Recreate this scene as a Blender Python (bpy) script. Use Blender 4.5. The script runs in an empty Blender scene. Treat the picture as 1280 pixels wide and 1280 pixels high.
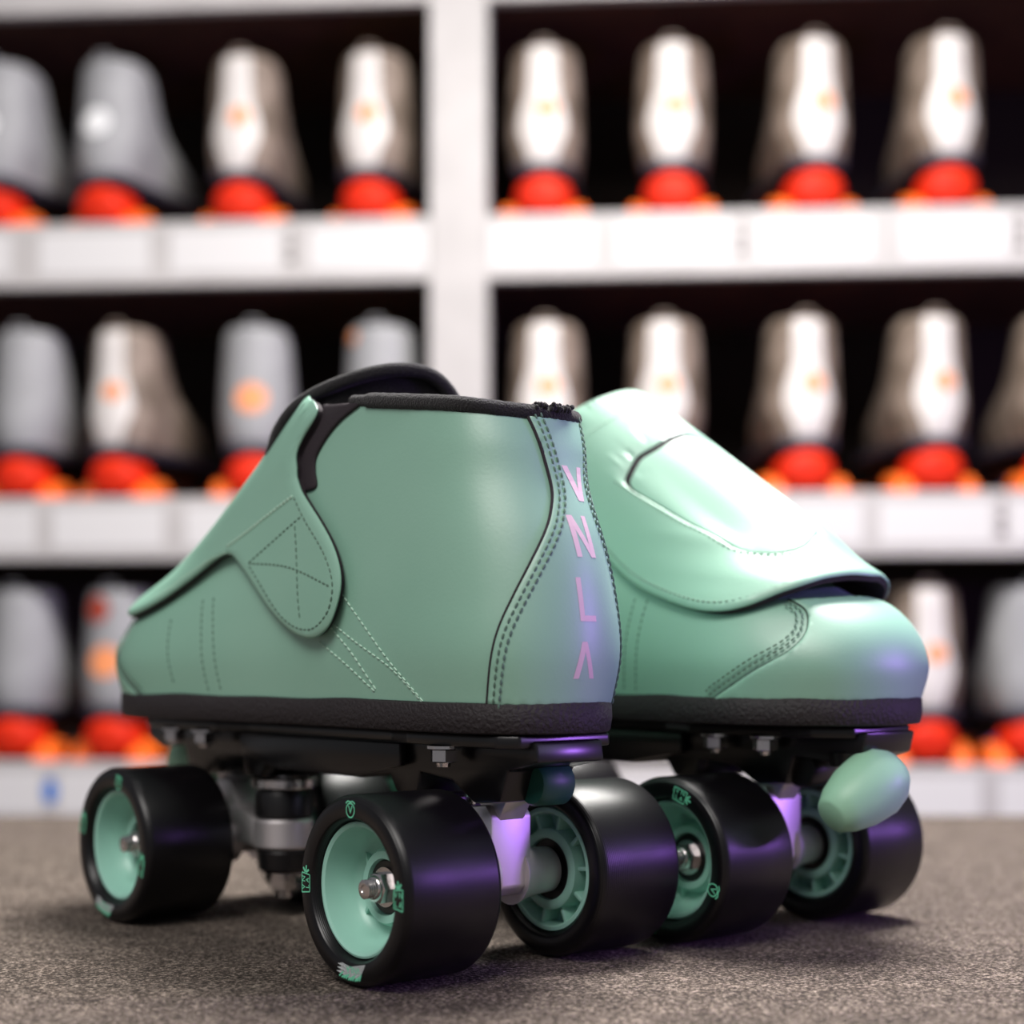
import bpy, bmesh, math, random
import numpy as np
from mathutils import Vector, Matrix
from mathutils.geometry import delaunay_2d_cdt
R = math.radians
random.seed(7)
SC = bpy.context.scene
COL = SC.collection

# ---------------------------------------------------------------- camera
cam_d = bpy.data.cameras.new('camera'); cam = bpy.data.objects.new('camera', cam_d); COL.objects.link(cam)
cam.location = (0, 0, 0.106); cam.rotation_euler = (R(90), 0, 0)
cam_d.sensor_width = 36; cam_d.lens = 2022 / 1280 * 36; cam_d.shift_y = 183 / 1280
cam_d.clip_start = 0.05; cam_d.clip_end = 30
cam_d.dof.use_dof = True; cam_d.dof.focus_distance = 0.545; cam_d.dof.aperture_fstop = 5.4
SC.camera = cam
# ---------------------------------------------------------------- light
wd = bpy.data.worlds.new('world'); SC.world = wd; wd.use_nodes = True
wd.node_tree.nodes['Background'].inputs[0].default_value = (0.80, 0.82, 0.88, 1)
wd.node_tree.nodes['Background'].inputs[1].default_value = 0.24

def area(name, loc, target, size, power, color, sy=None):
    d = bpy.data.lights.new(name, 'AREA'); d.energy = power; d.color = color
    d.shape = 'RECTANGLE'; d.size = size; d.size_y = sy or size
    o = bpy.data.objects.new(name, d); COL.objects.link(o); o.location = loc
    o.rotation_euler = (Vector(target) - Vector(loc)).to_track_quat('-Z', 'Y').to_euler()
    return o
area('ceiling_panel_light', (0.26, 1.02, 1.36), (0.10, 0.66, 0.1), 0.50, 62, (1.0, 0.97, 0.93), 0.46)
area('ceiling_front_light', (-0.65, -0.9, 1.9), (0.1, 1.2, 0.2), 1.4, 44, (1.0, 0.96, 0.92), 1.0)
area('purple_side_light', (1.25, 0.42, 0.26), (0.05, 0.58, 0.08), 0.17, 6.6, (0.44, 0.17, 1.0), 0.042)
area('violet_fill_light', (1.5, 0.0, 0.55), (0.05, 0.56, 0.14), 0.7, 2.6, (0.60, 0.55, 1.0), 0.5)  # added soft fill, tints right-facing leather bluish; stands for no fixture or wall
SC.view_settings.view_transform = 'Standard'; SC.view_settings.look = 'None'
SC.view_settings.exposure = 0.0; SC.view_settings.gamma = 1; SC.view_settings.use_curve_mapping = False

# ---------------------------------------------------------------- helpers
def s2l(c):
    return tuple(((x/255)/12.92 if x/255 <= .04045 else ((x/255+.055)/1.055)**2.4) for x in c) + (1,)

def mat(name, rgb, rough=.5, metal=0, spec=.5, coat=0, coat_rough=.2, noise=None, bump=None, sheen=0, ior=1.5):
    m = bpy.data.materials.new(name); m.use_nodes = True
    nt = m.node_tree; b = nt.nodes['Principled BSDF']; b.inputs['IOR'].default_value = ior
    c = s2l(rgb)
    b.inputs['Base Color'].default_value = c
    b.inputs['Roughness'].default_value = rough; b.inputs['Metallic'].default_value = metal
    b.inputs['Specular IOR Level'].default_value = spec
    b.inputs['Coat Weight'].default_value = coat; b.inputs['Coat Roughness'].default_value = coat_rough
    b.inputs['Sheen Weight'].default_value = sheen
    tc = nt.nodes.new('ShaderNodeTexCoord')
    if noise:                     # (scale, second colour, contrast)
        sc, rgb2, lo, hi = noise
        n = nt.nodes.new('ShaderNodeTexNoise'); n.inputs['Scale'].default_value = sc; n.inputs['Detail'].default_value = 6
        r = nt.nodes.new('ShaderNodeValToRGB'); r.color_ramp.elements[0].position = lo; r.color_ramp.elements[1].position = hi
        r.color_ramp.elements[0].color = c; r.color_ramp.elements[1].color = s2l(rgb2)
        nt.links.new(tc.outputs['Object'], n.inputs['Vector']); nt.links.new(n.outputs['Fac'], r.inputs['Fac'])
        nt.links.new(r.outputs['Color'], b.inputs['Base Color'])
    if bump:                      # (scale, strength, distance)
        n = nt.nodes.new('ShaderNodeTexNoise'); n.inputs['Scale'].default_value = bump[0]; n.inputs['Detail'].default_value = 4
        u = nt.nodes.new('ShaderNodeBump'); u.inputs['Strength'].default_value = bump[1]; u.inputs['Distance'].default_value = bump[2]
        nt.links.new(tc.outputs['Object'], n.inputs['Vector']); nt.links.new(n.outputs['Fac'], u.inputs['Height'])
        nt.links.new(u.outputs['Normal'], b.inputs['Normal'])
    return m

M = dict(
    mint=mat('mint_leather', (138, 182, 162), .48, spec=.8, ior=1.65, bump=(900, .12, .0004), noise=(9, (130, 177, 156), .35, .65)),
    lining=mat('black_foam', (46, 39, 44), .75, spec=.3, bump=(1500, .5, .0006)),
    collar=mat('black_collar_fabric', (36, 34, 36), .9, spec=.2, sheen=.15, bump=(1400, 1, .0010)),
    sole=mat('black_sole', (33, 27, 30), .62, spec=.45, bump=(700, .9, .0010)),
    plate=mat('black_nylon', (15, 13, 15), .28, spec=.5),
    thread=mat('thread', (92, 118, 104), .8),
    threadl=mat('pale_thread', (172, 204, 186), .7),
    print_=mat('lilac_print', (216, 188, 198), .5),
    steel=mat('polished_steel', (205, 200, 200), .22, 1),
    alu=mat('silver_aluminium', (222, 216, 218), .46, .85),
    hub=mat('mint_nylon', (154, 204, 188), .35, spec=.5),
    mark=mat('mint_print', (108, 205, 165), .6),
    markw=mat('white_print', (205, 210, 212), .6),
    cushion=mat('black_urethane', (20, 18, 20), .35),
    teal=mat('dark_teal_urethane', (24, 74, 62), .45),
    stop=mat('mint_rubber', (150, 196, 168), .45),
)
def tire_mat():
    m = mat('black_urethane_tread', (9, 7, 10), .33, spec=.42)
    nt = m.node_tree; b = nt.nodes['Principled BSDF']
    tc = nt.nodes.new('ShaderNodeTexCoord'); sx = nt.nodes.new('ShaderNodeSeparateXYZ')
    nt.links.new(tc.outputs['Object'], sx.inputs[0])
    w = nt.nodes.new('ShaderNodeMath'); w.operation = 'MULTIPLY'; w.inputs[1].default_value = 2 * math.pi / 0.0006
    s = nt.nodes.new('ShaderNodeMath'); s.operation = 'SINE'
    nt.links.new(sx.outputs['X'], w.inputs[0]); nt.links.new(w.outputs[0], s.inputs[0])
    u = nt.nodes.new('ShaderNodeBump'); u.inputs['Strength'].default_value = .35; u.inputs['Distance'].default_value = .00006
    nt.links.new(s.outputs[0], u.inputs['Height']); nt.links.new(u.outputs['Normal'], b.inputs['Normal'])
    return m
M['tire'] = tire_mat()

def link(name, me, mats, parent=None, smooth=True):
    if smooth:
        me.polygons.foreach_set('use_smooth', [True] * len(me.polygons))
    o = bpy.data.objects.new(name, me); COL.objects.link(o)
    for m in (mats if isinstance(mats, (list, tuple)) else [mats]): me.materials.append(m)
    if parent: o.parent = parent
    return o
def obj(name, bm, mats, parent=None, smooth=True, angle=40):
    bmesh.ops.recalc_face_normals(bm, faces=bm.faces)
    if smooth:
        for e in bm.edges:
            if len(e.link_faces) == 2 and e.calc_face_angle(0) > R(angle): e.smooth = False
    me = bpy.data.meshes.new(name); bm.to_mesh(me); bm.free()
    return link(name, me, mats, parent, smooth)
def thing(name, label, cat, loc=(0, 0, 0), rotz=0, group=None):
    o = bpy.data.objects.new(name, None); COL.objects.link(o); o.location = loc; o.rotation_euler = (0, 0, rotz)
    o.empty_display_size = .02
    o['label'] = label; o['category'] = cat
    if group: o['group'] = group
    return o
def add_box(bm, lo, hi, bevel=0, k=.001, mi=0):
    g = bmesh.new()
    vs = [g.verts.new((x*k, y*k, z*k)) for x in (lo[0], hi[0]) for y in (lo[1], hi[1]) for z in (lo[2], hi[2])]
    for f in ((0,1,3,2),(4,6,7,5),(0,4,5,1),(2,3,7,6),(0,2,6,4),(1,5,7,3)): g.faces.new([vs[i] for i in f])
    if bevel: bmesh.ops.bevel(g, geom=g.edges[:], offset=bevel*k, segments=2, affect='EDGES', profile=.5)
    merge(bm, g, mi=mi)
def merge(bm, g, mat4=None, mi=0):
    mp = {}
    for v in g.verts: mp[v] = bm.verts.new(mat4 @ v.co if mat4 else v.co)
    for f in g.faces:
        try: nf = bm.faces.new([mp[v] for v in f.verts]); nf.material_index = mi or f.material_index
        except ValueError: pass
    g.free()
def add_prism(bm, poly, lo, hi, plane='yz', bevel=0, k=.001, mi=0):
    """polygon in plane, extruded along the remaining axis"""
    g = bmesh.new()
    def p3(p, w):
        if plane == 'yz': return (w*k, p[0]*k, p[1]*k)
        if plane == 'xy': return (p[0]*k, p[1]*k, w*k)
        return (p[0]*k, w*k, p[1]*k)
    A = [g.verts.new(p3(p, lo)) for p in poly]; B = [g.verts.new(p3(p, hi)) for p in poly]
    g.faces.new(A); g.faces.new(B[::-1]); n = len(poly)
    for i in range(n): g.faces.new([A[i], B[i], B[(i+1) % n], A[(i+1) % n]])
    bmesh.ops.recalc_face_normals(g, faces=g.faces)
    if bevel: bmesh.ops.bevel(g, geom=g.edges[:], offset=bevel*k, segments=2, affect='EDGES', profile=.5, clamp_overlap=True)
    merge(bm, g, mi=mi)
def add_lathe(bm, prof, axis='x', seg=48, c=(0, 0, 0), k=.001, mi=0, mat4=None, closed=False):
    """prof: (along, radius) list; open ends capped when radius > 0"""
    g = bmesh.new(); rings = []
    for (x, r) in prof:
        ring = []
        for i in range(seg if r > 1e-6 else 1):
            a = 2*math.pi*i/seg; p = (r*math.cos(a), r*math.sin(a))
            co = {'x': (x, p[0], p[1]), 'y': (p[1], x, p[0]), 'z': (p[0], p[1], x)}[axis]
            ring.append(g.verts.new(((co[0]+c[0])*k, (co[1]+c[1])*k, (co[2]+c[2])*k)))
        rings.append(ring)
    pairs = list(zip(rings[:-1], rings[1:])) + ([(rings[-1], rings[0])] if closed else [])
    for A, B in pairs:
        for i in range(seg):
            j = (i+1) % seg
            if len(A) == 1 and len(B) == 1: break
            if len(A) == 1: g.faces.new([A[0], B[i], B[j]])
            elif len(B) == 1: g.faces.new([A[i], B[0], A[j]])
            else: g.faces.new([A[i], B[i], B[j], A[j]])
    if not closed:
        for ring in (rings[0], rings[-1]):
            if len(ring) > 1: g.faces.new(ring)
    bmesh.ops.recalc_face_normals(g, faces=g.faces)
    merge(bm, g, mat4, mi)
def catmull(pts, n=8, closed=False):
    pts = [np.array(p, float) for p in pts]; out = []; L = len(pts)
    for i in range(L if closed else L-1):
        p1, p2 = pts[i], pts[(i+1) % L]
        p0 = pts[(i-1) % L] if (closed or i > 0) else 2*p1-p2
        p3 = pts[(i+2) % L] if (closed or i+2 < L) else 2*p2-p1
        for j in range(n):
            out.append(cr(p0, p1, p2, p3, j/n))
    if not closed: out.append(pts[-1])
    return out
def add_tube(bm, pts, r, seg=10, k=.001, closed=False, cap=True, wob=0, mi=0):
    """tube along points in mm; r number or list"""
    n = len(pts); P_ = [Vector(p) for p in pts]; rings = []; up = None
    for i, p in enumerate(P_):
        t = (P_[(i+1) % n] - P_[i-1]) if closed else (P_[min(i+1, n-1)] - P_[max(i-1, 0)])
        t.normalize()
        if up is None: up = Vector((0, 0, 1)) if abs(t.z) < .9 else Vector((1, 0, 0))
        up = (up - t*up.dot(t)).normalized(); s = t.cross(up)
        ri = (r[i] if isinstance(r, (list, tuple)) else r)
        rings.append([bm.verts.new((p + (up*math.cos(a) + s*math.sin(a))*(ri*(1+random.uniform(-wob, wob))))*k) for a in [2*math.pi*q/seg for q in range(seg)]])
    for i in range(n if closed else n-1):
        A, B = rings[i], rings[(i+1) % n]
        for q in range(seg):
            f = bm.faces.new([A[q], B[q], B[(q+1) % seg], A[(q+1) % seg]]); f.material_index = mi
    if cap and not closed:
        bm.faces.new(rings[0]).material_index = mi; bm.faces.new(rings[-1][::-1]).material_index = mi
def add_hex(bm, c, axis, r, h, k=.001, mi=0):
    add_lathe(bm, [(-h/2, r*.86), (-h/2+.4, r), (h/2-.4, r), (h/2, r*.86)], axis, 6, c, k, mi)

def text_mesh(txt):
    cu = bpy.data.curves.new('txt', 'FONT'); cu.body = txt; cu.align_x = 'CENTER'; cu.align_y = 'CENTER'; cu.size = 1; cu.offset = .012
    o = bpy.data.objects.new('txt', cu); COL.objects.link(o)
    dg = bpy.context.evaluated_depsgraph_get(); me = bpy.data.meshes.new_from_object(o.evaluated_get(dg))
    bpy.data.objects.remove(o); V = [v.co.copy() for v in me.vertices]; Fc = [list(p.vertices) for p in me.polygons]
    bpy.data.meshes.remove(me); return V, Fc

# ---------------------------------------------------------------- boot surface
G=[ # levels sole->rim ; each j0 front .. j8 heel  (u,v,z) mm
[(229,0,90),(222.5,21.5,90),(204,36.5,90),(178,43,90),(135,38,90),(85,31,90),(30,31,90),(-25,27,90),(-43,0,90)],
[(231,0,104),(225,23,104),(206.5,38.5,105),(180,45,106),(135,40,107),(85,33,108),(30,33,108),(-27,29.5,108),(-46,0,108)],
[(226.5,0,117),(220.5,20.5,117),(203,35,118),(178,41,121),(133,38,124),(85,33,126),(30,33,127),(-26,28.5,127),(-45,0,127)],
[(215,0,127),(210.5,17,126.5),(199,29,127),(173,35,131),(130,34,139),(83,32,144),(28,32,146),(-23,27.5,146),(-41,0,146)],
[(196,0,134),(193,13,133),(182,23,134),(162,29,141),(125,31,152),(80,31,160),(26,31,163),(-18,26,165),(-34,0,165)],
[(160,0,158),(158,11,157),(150,20,154),(138,26,157),(110,29,167),(72,30,177),(22,30,180),(-17,25,178),(-31,0,177)],
[(90,0,205),(88,10,204),(82,19,202),(72,25,199.5),(58,28,198),(38,30,196),(10,29,192),(-16,23.5,188),(-28.5,0,186)]]
G=np.array(G,float)
# full a: index -8..8
def full():
    L=[]
    for row in G:
        left=row[::-1].copy(); left[:,1]*=-1   # heel..front (left side, a=-1..0)
        L.append(np.vstack([left,row[1:]]))
    return np.array(L)  # 7 x 17 x 3
F=full()
def cr(p0,p1,p2,p3,t):
    return .5*((2*p1)+(-p0+p2)*t+(2*p0-5*p1+4*p2-p3)*t*t+(-p0+3*p1-3*p2+p3)*t**3)
def P(a,t):
    """a in[-1,1] 0=front, -1 = heel via left; t 0..1"""
    x=(a+1)*8; i=int(math.floor(x)); fx=x-i
    y=t*6; k=int(math.floor(y)); k=min(max(k,0),5); fy=y-k
    def row(k):
        if k<0: return 2*row(0)-row(1)
        if k>6: return 2*row(6)-row(5)
        g=lambda n: F[k][n%16]
        return cr(g(i-1),g(i),g(i+1),g(i+2),fx)
    return cr(row(k-1),row(k),row(k+1),row(k+2),fy)
def N(a,t):
    e=1e-3
    du=P(a+e,t)-P(a-e,t); dt=P(a,min(t+e,1.0))-P(a,max(t-e,0))
    n=np.cross(du,dt); n/=np.linalg.norm(n)+1e-12
    return n

def FL(a,t,L,off=3.5):
    """closure flap surface: boot surface lifted off the instep"""
    w=max(0,1-(a/.55)**2)
    g=min(1,max(0,(t-.36)/.34))
    p=P(a,min(t,1.0))+N(a,min(t,1.0))*off
    if t>1: 
        d=P(a,1.0)-P(a,.97); p=p+d/np.linalg.norm(d)*(t-1)*110
    p=p+np.array([2.0,0,10.0])/10*L*w*g
    return p
def wp(p):   # surface frame (forward, right, up) mm -> local x right, y forward, z up
    return (p[1], p[0], p[2])

# ---------------------------------------------------------------- the room
def struct(name, lo, hi, m):
    bm = bmesh.new(); add_box(bm, lo, hi, k=1); o = obj(name, bm, m, smooth=False); o['kind'] = 'structure'; return o
M['wall'] = mat('dark_wall_paint', (46, 36, 31), .9, noise=(3, (38, 29, 25), .4, .6))
M['floor'] = mat('dark_floor', (60, 54, 50), .7, noise=(6, (48, 42, 40), .4, .6))
struct('floor', (-2.5, -1.5, -1.02), (2.5, 3.2, -1.0), M['floor'])
struct('wall_back', (-2.5, 2.6, -1.0), (2.5, 2.65, 2.4), M['wall'])

# ---------------------------------------------------------------- shelving
M['white'] = mat('white_laminate', (184, 180, 178), .5, noise=(12, (176, 172, 170), .4, .6))
M['slip'] = mat('paper_label', (208, 206, 205), .7)
M['ink'] = mat('dark_grey_ink', (96, 88, 88), .8)
M['board'] = mat('brown_board', (96, 64, 48), .8, noise=(14, (80, 52, 40), .4, .6))
M['blue'] = mat('blue_sticker', (20, 110, 200), .5)
SH = thing('shelving_unit', 'tall white-fronted rack of dark brown shelves holding rental skates behind the mint skates', 'shelf', (0, 1.90, -1.0), R(-4.5))
LIPS = [(956, 881), (627.6, 552), (298.7, 224), (-18, -95), (-345, -420)]
TH = R(-4.5)
def sp(px):
    """distance along the rack front of a photo column (rack yawed by 4.5 degrees)"""
    q = (px - 640) / 2022
    return q * 1900 / (math.cos(TH) - q * math.sin(TH))
for n, (zt, zb) in enumerate(LIPS):
    bm = bmesh.new(); add_box(bm, (-1150, 0, zb + 1000), (1000, 18, zt + 1000), 1.5)
    obj('shelf_front', bm, M['white'], SH, smooth=False)
    bm = bmesh.new(); add_box(bm, (-1150, 18, zt - 56 + 1000), (1000, 420, zt - 38 + 1000), 1)
    obj('shelf_board', bm, M['board'], SH, smooth=False)
bm = bmesh.new(); add_box(bm, (-1150, 420, 0), (1000, 432, 2100), 0)
obj('back_panel', bm, M['wall'], SH, smooth=False)
for px in (573,):
    x0 = sp(537); x1 = sp(609)
    bm = bmesh.new(); add_box(bm, (x0, -4, 0), (x1, 30, 2100), 2)
    obj('post', bm, M['white'], SH, smooth=False)
    bm = bmesh.new(); add_box(bm, ((x0+x1)/2 - 9, 30, 0), ((x0+x1)/2 + 9, 420, 2100), 0)
    obj('divider_panel', bm, M['board'], SH, smooth=False)
for x0, x1 in ((-1168, -1150), (1000, 1018)):
    bm = bmesh.new(); add_box(bm, (x0, 0, 0), (x1, 432, 2100), 1); obj('side_panel', bm, M['board'], SH, smooth=False)
slips = {1: [(-110, 14), (50, 186), (214, 350), (388, 534), (614, 742), (772, 914), (950, 1090), (1128, 1262), (1286, 1400)],
         2: [(-120, 44), (66, 204), (232, 380), (400, 534), (614, 742), (770, 900), (960, 1078), (1100, 1240), (1262, 1400)],
         3: [(-60, 52), (74, 210), (240, 380), (400, 534), (614, 742), (760, 900), (930, 1060), (1080, 1225), (1250, 1400)]}
for lv, L in slips.items():
    zt, zb = LIPS[lv]
    for i, (a, b) in enumerate(L):
        bm = bmesh.new(); add_box(bm, (sp(a), -.8, zb + 1014), (sp(b), 0, zt + 988))
        obj('paper_label', bm, M['slip'], SH, smooth=False)
        if i in (2, 5, 7) and lv < 3:
            bm = bmesh.new(); m_ = sp(b + 13)
            for q in range(3): add_box(bm, (m_ - 5 + q*1.5, -1.2, zb + 1024 + q*15), (m_ + 4 - q, 0, zb + 1033 + q*15))
            obj('size_mark', bm, M['ink'], SH, smooth=False)
bm = bmesh.new()
pts = [(math.sin(a)*(9 if math.cos(a) < .2 else 9*(1-.75*(math.cos(a)-.2)/.8)), 16*math.cos(a)) for a in [2*math.pi*i/24 for i in range(24)]]
add_prism(bm, [(sp(63) + x, 948 + z) for x, z in pts], -1.6, -.8, 'xz')
obj('blue_sticker', bm, M['blue'], SH, smooth=False)

# ---------------------------------------------------------------- counter with carpet
def carpet():
    m = mat('charcoal_carpet', (88, 77, 71), .95, spec=.2)
    nt = m.node_tree; b = nt.nodes['Principled BSDF']; tc = nt.nodes['Texture Coordinate']
    n1 = nt.nodes.new('ShaderNodeTexNoise'); n1.inputs['Scale'].default_value = 820; n1.inputs['Detail'].default_value = 5; n1.inputs['Roughness'].default_value = .65
    n2 = nt.nodes.new('ShaderNodeTexNoise'); n2.inputs['Scale'].default_value = 60; n2.inputs['Detail'].default_value = 9; n2.inputs['Roughness'].default_value = .7
    r1 = nt.nodes.new('ShaderNodeValToRGB'); e = r1.color_ramp.elements
    e[0].position = .34; e[0].color = s2l((30, 25, 23)); e[1].position = .68; e[1].color = s2l((182, 168, 158))
    e2 = r1.color_ramp.elements.new(.5); e2.color = s2l((84, 75, 69))
    r2 = nt.nodes.new('ShaderNodeValToRGB'); r2.color_ramp.elements[0].position = .35; r2.color_ramp.elements[1].position = .7
    r2.color_ramp.elements[0].color = (.62, .61, .60, 1); r2.color_ramp.elements[1].color = (1.15, 1.12, 1.09, 1)
    mx = nt.nodes.new('ShaderNodeMixRGB'); mx.blend_type = 'MULTIPLY'; mx.inputs[0].default_value = 1
    for n in (n1, n2): nt.links.new(tc.outputs['Object'], n.inputs['Vector'])
    nt.links.new(n1.outputs['Fac'], r1.inputs['Fac']); nt.links.new(n2.outputs['Fac'], r2.inputs['Fac'])
    nt.links.new(r1.outputs['Color'], mx.inputs[1]); nt.links.new(r2.outputs['Color'], mx.inputs[2])
    nt.links.new(mx.outputs[0], b.inputs['Base Color'])
    n3 = nt.nodes.new('ShaderNodeTexNoise'); n3.inputs['Scale'].default_value = 700; n3.inputs['Detail'].default_value = 5
    u = nt.nodes.new('ShaderNodeBump'); u.inputs['Strength'].default_value = 1; u.inputs['Distance'].default_value = .0024
    nt.links.new(tc.outputs['Object'], n3.inputs['Vector']); nt.links.new(n3.outputs['Fac'], u.inputs['Height'])
    nt.links.new(u.outputs['Normal'], b.inputs['Normal'])
    return m
CT = thing('counter', 'counter topped with speckled charcoal carpet under the two mint skates', 'counter', (0, .6, -1.0))
bm = bmesh.new(); add_box(bm, (-.95, -.42, .985), (.95, .50, .9995), .003, k=1)
obj('carpet_top', bm, carpet(), CT, smooth=False)
bm = bmesh.new(); add_box(bm, (-.93, -.40, 0), (.93, .48, .985), .002, k=1)
obj('cabinet', bm, M['board'], CT, smooth=False)

# ---------------------------------------------------------------- patches laid on the boot surface
def inside(p, poly):
    x, y = p; c = False; n = len(poly); j = n-1
    for i in range(n):
        if (poly[i][1] > y) != (poly[j][1] > y) and x < (poly[j][0]-poly[i][0])*(y-poly[i][1])/(poly[j][1]-poly[i][1])+poly[i][0]: c = not c
        j = i
    return c
SA, ST = 300.0, 170.0       # mm per unit of a and t, roughly
def dist_edge(p, poly):
    a = np.array(poly); b = np.roll(a, -1, 0); d = b-a; q = np.array(p)
    t = np.clip(((q-a)*d).sum(1)/np.maximum((d*d).sum(1), 1e-9), 0, 1)
    return float(np.sqrt((((a+d*t[:, None])-q)**2).sum(1)).min())
def patch(name, outline, fn, d0, d1, mats, parent, hole=None, step=3.0, edge=1.6, drop=.5, smooth_n=6, corners=False):
    """slab on the surface between offsets d0 and d1 (mm); fn(a,t,off) -> point"""
    ol = outline if corners else [tuple(p) for p in catmull(outline, smooth_n, True)]
    poly = [(a*SA, t*ST) for a, t in ol]
    loops = [poly]
    if hole: loops.append([(a*SA, t*ST) for a, t in catmull(hole, smooth_n, True)])
    pts = []; edges = []
    for lp in loops:
        s = len(pts); pts += lp; edges += [(s+i, s+(i+1) % len(lp)) for i in range(len(lp))]
    xs = [p[0] for p in poly]; ys = [p[1] for p in poly]
    nx = int((max(xs)-min(xs))/step)+1; ny = int((max(ys)-min(ys))/step)+1
    for lp, sg in ((poly, 1),) + (((loops[1], -1),) if hole else ()):
        ar = sum(lp[i][0]*lp[(i+1) % len(lp)][1]-lp[(i+1) % len(lp)][0]*lp[i][1] for i in range(len(lp)))
        for w in (.5, edge):
            for i in range(len(lp)):
                t = np.array(lp[(i+1) % len(lp)])-np.array(lp[i-1]); L = np.hypot(*t)
                if L < 1e-6: continue
                nrm = np.array([-t[1], t[0]])/L*(1 if ar > 0 else -1)*sg
                q = tuple(np.array(lp[i])+nrm*w)
                if inside(q, poly) and not (hole and inside(q, loops[1])) and dist_edge(q, poly) > w*.7: pts.append(q)
    for i in range(nx+1):
        for j in range(ny+1):
            q = (min(xs)+(i+.5*(j % 2))*step, min(ys)+j*step)
            if inside(q, poly) and dist_edge(q, poly) > edge*1.3 and not (hole and (inside(q, loops[1]) or dist_edge(q, loops[1]) < edge*1.3)): pts.append(q)
    v, e, f, *_ = delaunay_2d_cdt([Vector(p) for p in pts], edges, [], 0, 1e-5)
    faces = []
    for fc in f:
        c = (sum(v[i].x for i in fc)/len(fc), sum(v[i].y for i in fc)/len(fc))
        if inside(c, poly) and not (hole and inside(c, loops[1])): faces.append(list(fc))
    bm = bmesh.new(); top = []; bot = []
    for q in v:
        d = dist_edge((q.x, q.y), poly)
        if hole: d = min(d, dist_edge((q.x, q.y), loops[1]))
        off = d1-drop*max(0, 1-d/edge)**2
        top.append(bm.verts.new(Vector(wp(fn(q.x/SA, q.y/ST, off)))*.001))
        bot.append(bm.verts.new(Vector(wp(fn(q.x/SA, q.y/ST, d0)))*.001))
    cnt = {}
    for fc in faces:
        bm.faces.new([top[i] for i in fc]); bm.faces.new([bot[i] for i in reversed(fc)])
        for i in range(len(fc)):
            a, b = fc[i], fc[(i+1) % len(fc)]; cnt[(a, b)] = 1
    for (a, b) in list(cnt):
        if (b, a) not in cnt:
            bm.faces.new([top[b], top[a], bot[a], bot[b]])
    bmesh.ops.delete(bm, geom=[x for x in bm.verts if not x.link_faces], context='VERTS')
    return obj(name, bm, mats, parent, angle=55)
def stitches(bm, curve, fn, off, pitch=2.7, ln=1.9, r=.38, mi=0, n=10, shift=0):
    """thread along a curve of (a,t); shift in mm sideways"""
    C_ = catmull(curve, n) if len(curve) > 2 else [np.array(curve[0])*(1-i/20)+np.array(curve[1])*i/20 for i in range(21)]
    P3 = []
    for i, c in enumerate(C_):
        p = Vector(fn(c[0], c[1], off)); P3.append(p)
    if shift:
        Q = []
        for i, c in enumerate(C_):
            n_ = Vector(fn(c[0], c[1], off+1))-Vector(fn(c[0], c[1], off)); n_.normalize()
            t = (P3[min(i+1, len(P3)-1)]-P3[max(i-1, 0)]).normalized()
            Q.append(P3[i]+t.cross(n_)*shift)
        P3 = Q
    P3 = [Vector(wp(p)) for p in P3]
    d = 0; nxt = .5; cum = [0]
    for i in range(1, len(P3)): cum.append(cum[-1]+(P3[i]-P3[i-1]).length)
    def at(s):
        for i in range(1, len(cum)):
            if cum[i] >= s:
                w = (s-cum[i-1])/max(cum[i]-cum[i-1], 1e-9); return P3[i-1].lerp(P3[i], w)
        return P3[-1]
    while nxt+ln < cum[-1]:
        a, m_, b = at(nxt), at(nxt+ln/2), at(nxt+ln)
        add_tube(bm, [a, a.lerp(m_, .5), m_, m_.lerp(b, .5), b], [r*.5, r, r*1.1, r, r*.5], 5, mi=mi)
        nxt += pitch
def boot_fn(a, t, off): return P(a, t)+N(a, t)*off
def wrap(a): return a-2 if a > 1 else a

# ---------------------------------------------------------------- outlines in (a, t) on the boot
FLAP = [(.33, 1.0), (.16, 1.012), (0, 1.02), (-.2, 1.015), (-.36, 1.005), (-.50, .985), (-.553, .93), (-.614, .845), (-.636, .775), (-.651, .713), (-.6825, .6036), (-.7115, .48),
        (-.7242, .39), (-.7213, .313), (-.708, .245), (-.6863, .214), (-.659, .231), (-.628, .293), (-.5925, .3965), (-.556, .5015), (-.535, .555),
        (-.510, .5627), (-.469, .506), (-.4145, .4085), (-.373, .368), (-.325, .366), (-.285, .41), (-.23, .465), (-.12, .498), (-.017, .505), (.074, .511), (.172, .505), (.253, .46),
        (.325, .377), (.379, .345), (.429, .365), (.491, .427), (.528, .505), (.56, .62), (.57, .75), (.53, .88), (.44, .96)]
WIN = [(.41, .885), (.307, .918), (.18, .926), (.0, .930), (-.09, .91), (-.10, .85), (-.05, .77), (.0, .72), (.055, .70), (.135, .674), (.24, .662), (.32, .664), (.361, .746), (.395, .83)]
COUNTER_L = [(-.957, 1.0), (-.965, .8965), (-.974, .746), (-.977, .636), (-.967, .565), (-.951, .497), (-.931, .416), (-.911, .325), (-.896, .2355), (-.888, .144), (-.882, .004)]
COUNTER_R = [(.897, 1.0), (.908, .8965), (.924, .746), (.937, .636), (.938, .565), (.931, .497), (.921, .416), (.911, .325), (.902, .2355), (.898, .144), (.892, .004)]
CAP_R = [(.378, .004), (.3678, .0267), (.3089, .1174), (.241, .2075), (.2041, .306), (.2022, .429), (.2365, .5206)]

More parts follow.
